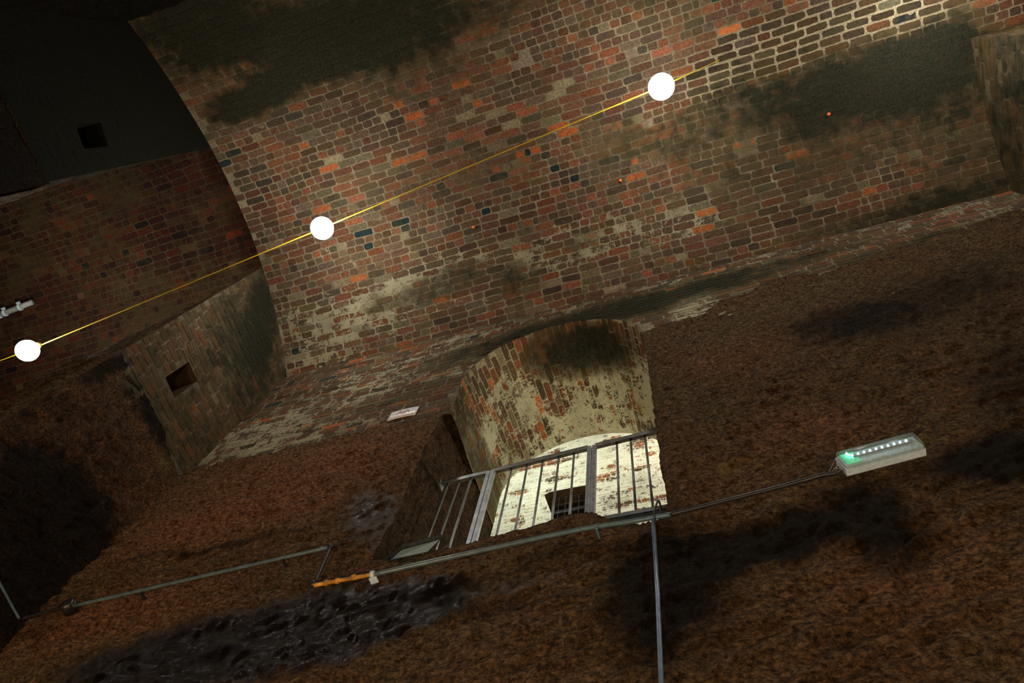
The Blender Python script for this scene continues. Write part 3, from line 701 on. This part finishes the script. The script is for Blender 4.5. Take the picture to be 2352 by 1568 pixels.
# ------------------------------------------------------------------ THINGS
# lamps on the yellow cable
NAMES = ['glowing round festoon lamp high under the right half of the vault, among pale-jointed bricks', 'glowing round lamp midway along the yellow cable, just right of the brick pier',
         'smallest glowing round lamp, in the dark bay at the far left end of the cable', 'glowing round lamp just beyond the top right edge of the view']
lamps = []
def make_lamp(loc, label):
    t = empty('festoon_lamp', loc, label, 'lamp', 'round lamps strung along the vault')
    m1 = MB(); sphere(m1, (loc[0], loc[1], loc[2]), 0.12, 28, 16, (1, 1, 0.92)); g = m1.build('globe', M_lampglass, t)
    m2 = MB(); tube(m2, [(loc[0], loc[1], loc[2] + 0.108), (loc[0], loc[1], loc[2] + 0.15), (loc[0], loc[1], loc[2] + 0.19)], 0.03, 14, radii=[0.05, 0.04, 0.025]); m2.build('lamp_holder', M_cap, t)
    return t
lp = [onZ(p, z) for p, z in LAMP_PX]
proto = make_lamp(tuple(lp[0]), NAMES[0])
lamps = [proto]
for q, nm in zip(lp[1:], NAMES[1:]):
    c = proto.copy(); scene.collection.objects.link(c); c.location = tuple(q); c['label'] = nm
    for ch in list(proto.children):
        d = ch.copy(); scene.collection.objects.link(d); d.parent = c
    lamps.append(c)
mb = MB()
def sag(a, b_, s, n=24):
    a, b_ = Vector(a), Vector(b_); return [a.lerp(b_, i / n) - Vector((0, 0, s * 4 * (i / n) * (1 - i / n))) for i in range(n + 1)]
top = [Vector(tuple(q)) + Vector((0, 0, 0.17)) for q in lp[:3]]
# cable passes just behind each lamp as seen from below
tops = [Vector(tuple(onZ(p, z + 0.15))) for p, z in LAMP_PX[:3]]
endR = Vector(tuple(onV((1652, 138)))) - Vector((0, 0, 0.01))
endL = Vector(tuple(onZ((-60, 850), 6.9)))
pts = sag(endR, tops[0], 0.0)[:-1] + sag(tops[0], tops[1], -0.08, 40)[:-1] + sag(tops[1], tops[2], -0.02, 40)[:-1] + sag(tops[2], endL, 0.0)
tube(mb, pts, 0.006, 8)
tagit(mb.build('lamp_cable', M_cable), 'thin yellow cable that crosses the whole vault and joins the round lamps', 'cable')
mb = MB(); d_ = Vector(tuple(lp[3])); tube(mb, [d_ + Vector((0, 0, 0.17)), Vector((d_.x, d_.y, float(ceil_z(d_.y)) + 0.0))], 0.008, 8)
tagit(mb.build('lamp_cable', M_cable), 'short yellow drop cable of the lamp beyond the top right edge', 'cable')

# railing
RY = 2.6
rt = empty('safety_railing', (-1.1, RY, 3.3), 'grey galvanised steel railing with round bars and paired posts across the arched opening', 'railing')
def rz(x): return 4.585 + (x + 1.98) * 0.07          # handrail top line
def rb(x): return 3.56 if x < -0.74 else 3.725
secs = [(-2.0, -1.602), (-1.545, -0.795), (-0.738, -0.262)]
for a, b_ in secs:
    mb = MB(); za, zb = rz(a), rz(b_)
    # folded angle section: upright leaf and flat leaf
    d = Vector((b_ - a, 0, zb - za)); L = d.length / 2; d.normalize(); c = Vector(((a + b_) / 2, RY, (za + zb) / 2))
    box8(mb, c + Vector((0, -0.022, 0.0)), d * L, (0, 0.003, 0), (0, 0, 0.022), 0.001)
    box8(mb, c + Vector((0, 0.0, 0.019)), d * L, (0, 0.025, 0), (0, 0, 0.003), 0.001)
    mb.build('handrail', M_galv, rt, False)
    mb = MB(); za, zb = rb(a), rb(b_); d = Vector((b_ - a, 0, zb - za)); L = d.length / 2; d.normalize(); c = Vector(((a + b_) / 2, RY, (za + zb) / 2))
    box8(mb, c + Vector((0, -0.022, 0)), d * L, (0, 0.003, 0), (0, 0, 0.022), 0.001)
    box8(mb, c + Vector((0, 0.0, -0.019)), d * L, (0, 0.025, 0), (0, 0, 0.003), 0.001)
    mb.build('bottom_rail', M_galv, rt, False)
def railx(px): return onY(px, RY)[0]
for px in [(1024, 1125), (1051, 1117), (1079, 1109), (1173, 1085), (1210, 1075), (1246, 1066), (1283, 1056), (1318, 1048), (1417, 1024), (1449, 1016), (1482, 1007)]:
    x = railx(px); mb = MB(); tube(mb, [(x, RY, rb(x) - 0.4 if x < -0.9 else rb(x)), (x, RY, rz(x) + 0.012)], 0.0085, 12); mb.build('bar', M_galv, rt)
for x in (-1.588, -1.552, -0.782, -0.745):
    mb = MB(); dx = 0.0155
    box8(mb, (x, RY - 0.012, (rz(x) + 3.25) / 2), (dx, 0, 0), (0, 0.016, 0), (0, 0, (rz(x) - 3.25) / 2), 0.002)
    mb.build('post', M_galv2, rt, False)
for x in (-1.99, -0.255):
    mb = MB(); box8(mb, (x, RY, rz(x) - 0.0), (0.006, 0, 0), (0, 0.035, 0), (0, 0, 0.035), 0.001); mb.build('wall_bracket', M_galv, rt, False)

# sign
sc = [onY(p, 2.27) for p in [(881, 968), (948, 948), (959, 928), (893, 945)]]
st = empty('name_sign', tuple(sum(sc) / 4), 'small white curved plastic sign with red name lettering on the brickwork left of the arch', 'sign')
x0, x1 = -2.575, -2.30; z0, z1 = 5.335, 5.50
def sY(x): t = (x - x0) / (x1 - x0); return 2.284 - 0.006 * math.sin(math.pi * min(1, max(0, t)))
def sP(x, z, off=0.0): return (x, sY(x) - off, z + 0.022 * 0)
mb = MB(); V = []; F = []; n = 16
for k in range(n + 1):
    x = x0 + (x1 - x0) * k / n
    for z in (z0, z1):
        for o in (0.0, 0.004): V.append(sP(x, z, o))
for k in range(n):
    a = k * 4; b2 = a + 4
    F += [(a, a + 2, b2 + 2, b2), (a + 1, b2 + 1, b2 + 3, a + 3), (a, b2, b2 + 1, a + 1), (a + 2, a + 3, b2 + 3, b2 + 2)]
F += [(0, 1, 3, 2), (n * 4, n * 4 + 2, n * 4 + 3, n * 4 + 1)]
mb.add(V, F); plate = mb.build('sign_plate', M_sign, st)
def text_mesh(body, size, bold):
    cu = bpy.data.curves.new('t', 'FONT'); cu.body = body; cu.size = size; cu.extrude = 0.0006; cu.offset = bold; cu.resolution_u = 4
    o = bpy.data.objects.new('t', cu); scene.collection.objects.link(o); dg = bpy.context.evaluated_depsgraph_get()
    me = bpy.data.meshes.new_from_object(o.evaluated_get(dg)); bpy.data.objects.remove(o); bpy.data.curves.remove(cu)
    v = [tuple(q.co) for q in me.vertices]; f = [tuple(p.vertices) for p in me.polygons]; bpy.data.meshes.remove(me); return v, f
v, f = text_mesh('Ash', 0.095, 0.002)
xm = max(q[0] for q in v)
mb = MB(); mb.add([sP(x0 + 0.075 + q[0] * 0.125 / xm, z0 + 0.072 + q[1], 0.0052 + q[2]) for q in v], f); mb.build('lettering', M_red, st, False).parent = plate
for (xa, xb, zc) in ((x0 + 0.17, x0 + 0.215, z0 + 0.022), (x0 + 0.235, x0 + 0.25, z0 + 0.024)):
    mb = MB(); P = [sP(xa + (xb - xa) * k / 4, zc + s * 0.004, 0.0052) for k in range(5) for s in (-1, 1)]
    mb.add(P, [(2 * k, 2 * k + 2, 2 * k + 3, 2 * k + 1) for k in range(4)]); mb.build('printed_mark', M_ink, st, False).parent = plate

# emergency light
ec = Vector((0.868, 2.165, 3.29)); dxl = Vector((0.405, 0.0, 0.052)).normalized(); dzl = Vector((0, 0, 1)); dzl = (dzl - dxl * dzl.dot(dxl)).normalized(); dyl = Vector((0, -1, 0))
et = empty('emergency_light', tuple(ec), 'white emergency light with green glow and a row of small lit diodes on the rock', 'light fitting')
def eP(x, y, z): return ec + dxl * x + dyl * (y * 0.85) + dzl * (z * 0.8)      # y towards the room
mb = MB(); box8(mb, eP(0, -0.060, 0), dxl * 0.2, dyl * 0.022, dzl * 0.062, 0.005); mb.build('base_tray', M_clip, et, False)
mb = MB(); prof = [(-0.036, -0.082), (-0.012, -0.080), (0.008, -0.07), (0.022, -0.045), (0.026, 0.0), (0.022, 0.04), (0.008, 0.066), (-0.012, 0.076), (-0.036, 0.078)]
V = []; F = []; xs = [-0.195, -0.187, 0.187, 0.195]; sc_ = [0.72, 1, 1, 0.72]
for x, s in zip(xs, sc_):
    for (y, z) in prof: V.append(tuple(eP(x, -0.036 + (y + 0.036) * s, z * (0.94 if s < 1 else 1))))
k = len(prof)
for i in range(3):
    for j in range(k - 1): F.append((i * k + j, i * k + j + 1, (i + 1) * k + j + 1, (i + 1) * k + j))
F.append(tuple(range(k))[::-1]); F.append(tuple(range(3 * k, 4 * k)))
mb.add(V, F); mb.build('diffuser', M_clear, et)
mb = MB(); box8(mb, eP(0.0, -0.026, 0.0), dxl * 0.195, dyl * 0.004, dzl * 0.052, 0.002); mb.build('gear_tray', M_clip, et, False)
mb = MB(); box8(mb, eP(0.02, -0.014, 0.012), dxl * 0.15, dyl * 0.003, dzl * 0.010, 0.001); strip = mb.build('diode_strip', plain('dull_strip', (0.2, 0.22, 0.22), 0.5), et, False)
def led(x, z, mm, nm='diode'):
    mb = MB(); sphere(mb, tuple(eP(x, -0.006, z)), 0.0045, 10, 8); mb.build(nm, mm, et).parent = strip
for i in range(10): led(-0.132 + 0.0305 * i, 0.012 + 0.0005 * i, M_led)
led(-0.148, 0.046, M_ledg, 'green_diode'); led(-0.143, 0.026, M_ledg, 'green_diode'); led(-0.15, 0.036, M_ledg, 'green_diode')
mb = MB(); box8(mb, eP(-0.145, -0.019, 0.004), dxl * 0.036, dyl * 0.002, dzl * 0.048, 0.0015); mb.build('green_lens', M_glow, et, False)
mb = MB()
for a, b2 in [((-0.205, 0.0, -0.03), (-0.30, -0.045, -0.085)), ((-0.205, -0.01, 0.04), (-0.29, -0.05, -0.06)), ((-0.205, -0.03, -0.06), (-0.27, -0.05, -0.078)), ((-0.25, -0.03, -0.03), (-0.22, -0.03, -0.06)), ((-0.205, 0.01, 0.0), (-0.245, -0.04, -0.06))]:
    tube(mb, [eP(*a), (eP(*a) + eP(*b2)) / 2 - Vector((0, 0, 0.004)), eP(*b2)], 0.0011, 5)
mb.build('cobweb', M_web, et)

# conduits along the wall
def W(px, y=2.19): return Vector(tuple(onY(px, y)))
def smooth_path(P, n=10):
    out = []
    for a, b2 in zip(P[:-1], P[1:]): out += [a.lerp(b2, i / n) for i in range(n)]
    return out + [P[-1]]
ct = empty('cable_conduit', tuple(W((1190, 1255))), 'long grey conduit running under the arched opening towards the emergency light', 'conduit')
mb = MB(); P = [W((862, 1318)), W((1010, 1285)), W((1210, 1241)), W((1340, 1214)), W((1450, 1197)), W((1540, 1181))]; tube(mb, smooth_path(P), 0.0135, 14); mb.build('grey_pipe', M_pipe, ct)
mb = MB(); P = [W((1540, 1181)), W((1640, 1156)), W((1760, 1126)), W((1850, 1102)), W((1885, 1091)), W((1922, 1086))]; tube(mb, smooth_path(P), 0.0115, 14); mb.build('black_pipe', M_black, ct)
mb = MB(); P = [W((722, 1344)), W((800, 1329)), W((862, 1318))]; tube(mb, smooth_path(P), 0.0115, 14)
for px in [(749, 1339), (775, 1334), (812, 1326)]: 
    a = W(px); tube(mb, [a - Vector((0.012, 0, 0)), a + Vector((0.012, 0, 0.002))], 0.0165, 12)
mb.build('rusty_pipe', M_rust, ct)
mb = MB(); a = W((856, 1319)); tube(mb, [a - Vector((0.010, 0, 0)), a + Vector((0.010, 0, 0))], 0.021, 18)
box8(mb, a + Vector((0.008, 0.02, -0.025)), (0.022, 0, 0.004), (0, 0.02, 0), (0, 0, 0.005), 0.001); mb.build('white_clip', M_clip, ct)
mb = MB(); a = W((1371, 1213)); tube(mb, [a - Vector((0.006, 0, 0)), a + Vector((0.006, 0, 0))], 0.018, 14); box8(mb, a + Vector((0, 0.03, -0.01)), (0.006, 0, 0), (0, 0.03, 0), (0, 0, 0.009), 0.001); mb.build('saddle', M_pipe, ct)
c2 = empty('cable_conduit', tuple(W((460, 1323))), 'straight grey conduit on the lower left rock with a black link at its right end', 'conduit')
mb = MB(); tube(mb, smooth_path([W((170, 1391)), W((460, 1324)), W((757, 1256))]), 0.0115, 14); mb.build('grey_pipe', M_pipe, c2)
mb = MB(); tube(mb, smooth_path([W((760, 1256)), W((722, 1340))]), 0.0115, 12); mb.build('black_link', M_black, c2)
for px in [(759, 1256), (720, 1341)]:
    mb = MB(); sphere(mb, tuple(W(px)), 0.021, 14, 10); mb.build('elbow', M_black, c2)
mb = MB(); tube(mb, smooth_path([W((50, 1420)), W((110, 1404)), W((150, 1393))]), 0.0115, 12); mb.build('dark_pipe', M_black, c2)
for px in [(650, 1283), (325, 1358)]:
    mb = MB(); a = W(px); box8(mb, a + Vector((0, 0.03, -0.008)), (0.007, 0, 0), (0, 0.03, 0), (0, 0, 0.009), 0.001); mb.build('saddle', M_black, c2)
jt = empty('junction_box', tuple(W((156, 1391))), 'small round black junction box where the lower left conduit meets its dark tail', 'junction box')
mb = MB(); a = W((156, 1391)); tube(mb, [a + Vector((0, 0.05, 0)), a + Vector((0, -0.025, 0)), a + Vector((0, -0.03, 0))], 0.045, 20, radii=[0.045, 0.045, 0.038]); mb.build('box_body', M_black, jt)
for s in (-1, 1):
    mb = MB(); tube(mb, [a + Vector((0.03 * s, 0, 0)), a + Vector((0.06 * s, 0, 0.004 * s))], 0.017, 12); mb.build('gland', M_black, jt)
def PXc(px, off=0.03): return Vector(tuple(onX(px, X0 + off)))
mb = MB(); tube(mb, smooth_path([PXc((-60, 1235)), PXc((0, 1340)), PXc((28, 1392)), PXc((44, 1420))]), 0.008, 8)
tagit(mb.build('cable', M_pipe), 'thin grey cable down the dark rock pier at the lower left corner', 'cable')

# rod leaning on the railing
pt = empty('pull_rod', tuple(W((1517, 1568), 2.19)), 'upright blue-grey rod in front of the rock, its hooked wire end caught on the railing', 'rod')
mb = MB(); b0 = W((1520, 1600), 2.17); b1 = W((1500, 1192), 2.19); bb = b0 + (b0 - b1) * 0.9
tube(mb, [bb, b0, b0.lerp(b1, 0.5) + Vector((0.004, 0, 0)), b1], 0.011, 14); mb.build('tube', M_blue, pt)
mb = MB(); tube(mb, smooth_path([b1, W((1504, 1168), 2.19), W((1511, 1149), 2.2), W((1514, 1151), 2.22), W((1520, 1171), 2.3)], 4), 0.0055, 10); mb.build('hook', M_wire, pt)
mb = MB(); tube(mb, smooth_path([W((1501, 1178), 2.18), W((1505, 1190), 2.17), W((1504, 1203), 2.18)], 4), 0.004, 8); mb.build('tie_wire', M_wire, pt)

# floodlight lying on the sill
fl = empty('floodlight', tuple(onY((955, 1265), 2.28)), 'flat grey glass-fronted floodlight lying on the left end of the rock sill', 'floodlight')
A_, B_, C_, D_ = [Vector(tuple(onY(p, y))) for p, y in (((888, 1288), 2.36), ((984, 1267), 2.36), ((1019, 1232), 2.24), ((921, 1259), 2.24))]
def quad(a, b2, c, d, s, t): return (a.lerp(b2, s)).lerp(d.lerp(c, s), t)
nrm = (B_ - A_).cross(D_ - A_).normalized()
if nrm.dot(-A_) < 0: nrm = -nrm
def slab(mb, s0, s1, t0, t1, h0, h1):
    Q = [quad(A_, B_, C_, D_, s, t) for s, t in ((s0, t0), (s1, t0), (s1, t1), (s0, t1))]
    V = [tuple(q + nrm * h0) for q in Q] + [tuple(q + nrm * h1) for q in Q]
    mb.add(V, [(0, 3, 2, 1), (4, 5, 6, 7), (0, 1, 5, 4), (1, 2, 6, 5), (2, 3, 7, 6), (3, 0, 4, 7)])
mb = MB(); slab(mb, 0.03, 0.97, 0.03, 0.97, -0.022, -0.004); mb.build('housing', M_flo, fl, False)
mb = MB(); slab(mb, 0, 1, 0, 0.06, -0.004, 0.003); slab(mb, 0, 1, 0.88, 1, -0.004, 0.003); slab(mb, 0, 0.05, 0.06, 0.88, -0.004, 0.003); slab(mb, 0.96, 1, 0.06, 0.88, -0.004, 0.003); mb.build('bezel', M_flo, fl, False)
mb = MB(); slab(mb, 0.05, 0.96, 0.06, 0.88, -0.004, 0.001); mb.build('glass', M_glass, fl, False)
mb = MB(); tube(mb, [B_ + Vector((0.0, 0.02, -0.01)), B_ + Vector((0.05, 0.02, 0.01)), C_ + Vector((0.02, 0.04, -0.04))], 0.007, 8); mb.build('bracket', M_flo, fl)

# wire mesh in the niche of the white wall
mb = MB()
cx0, cz0 = hb[1]; 
xa, xb = min(p[0] for p in hb) + 0.02, max(p[0] for p in hb) - 0.01; za, zb = min(p[1] for p in hb) + 0.02, max(p[1] for p in hb) - 0.05
for k in range(7):
    x = xa + 0.08 + (xb - xa - 0.1) * k / 6; tube(mb, [(x, BY + 0.1, za), (x, BY + 0.1, zb)], 0.005, 6)
for k in range(6):
    z = za + (zb - za) * k / 5; tube(mb, [(xa + 0.05, BY + 0.1, z), (xb, BY + 0.1, z)], 0.005, 6)
tagit(mb.build('wire_mesh', M_wire), 'rusty wire mesh across the dark square niche in the limewashed wall', 'mesh')
mb = MB(); box8(mb, ((xa + xb) / 2, BY + 0.25, zb - 0.19), ((xb - xa) / 2 - 0.0, 0, 0), (0, 0.06, 0), (0, 0, 0.035), 0.006)
tagit(mb.build('lintel', M_black), 'black bar across the niche behind the wire mesh', 'beam')

# conduit on the far vault, top left
ft = empty('vault_pipe', tuple(onZ((30, 710), 8.0)), 'short pale grey pipe with clips fixed to the vault at the far left edge', 'pipe')
mb = MB(); a = Vector(tuple(onZ((74, 694), 8.18))); b2 = Vector(tuple(onZ((-40, 738), 8.1))); tube(mb, [a, a.lerp(b2, 0.5), b2], 0.036, 14); mb.build('tube', plain('dusty_grey_pipe', (0.32, 0.36, 0.34), 0.5), ft)
for t in (0.25, 0.55, 0.66):
    mb = MB(); c = a.lerp(b2, t); d = (b2 - a).normalized(); tube(mb, [c - d * 0.02, c + d * 0.02], 0.05, 14); box8(mb, c + Vector((0, -0.055, 0.01)), (0.018, 0, 0), (0, 0.02, 0), (0, 0, 0.02), 0.002); mb.build('clip', M_clip, ft)

# orange wall plugs in the vault
for i, (px, lab) in enumerate([((1425, 414), 'small orange plastic plug in the vault below the right lamp'), ((1088, 521), 'small orange plastic plug in the vault right of the middle lamp'), ((1903, 262), 'small orange plastic plug in the sooty bricks at the right')]):
    q = Vector(tuple(onV(px))); mb = MB(); tube(mb, [q + Vector((0, 0, 0.02)), q - Vector((0, 0, 0.022)), q - Vector((0, 0, 0.028))], 0.017, 10, radii=[0.017, 0.016, 0.010])
    o = mb.build('wall_plug', M_orange, None, True, loc=tuple(q)); tagit(o, lab, 'plug', 'orange plugs in the vault')
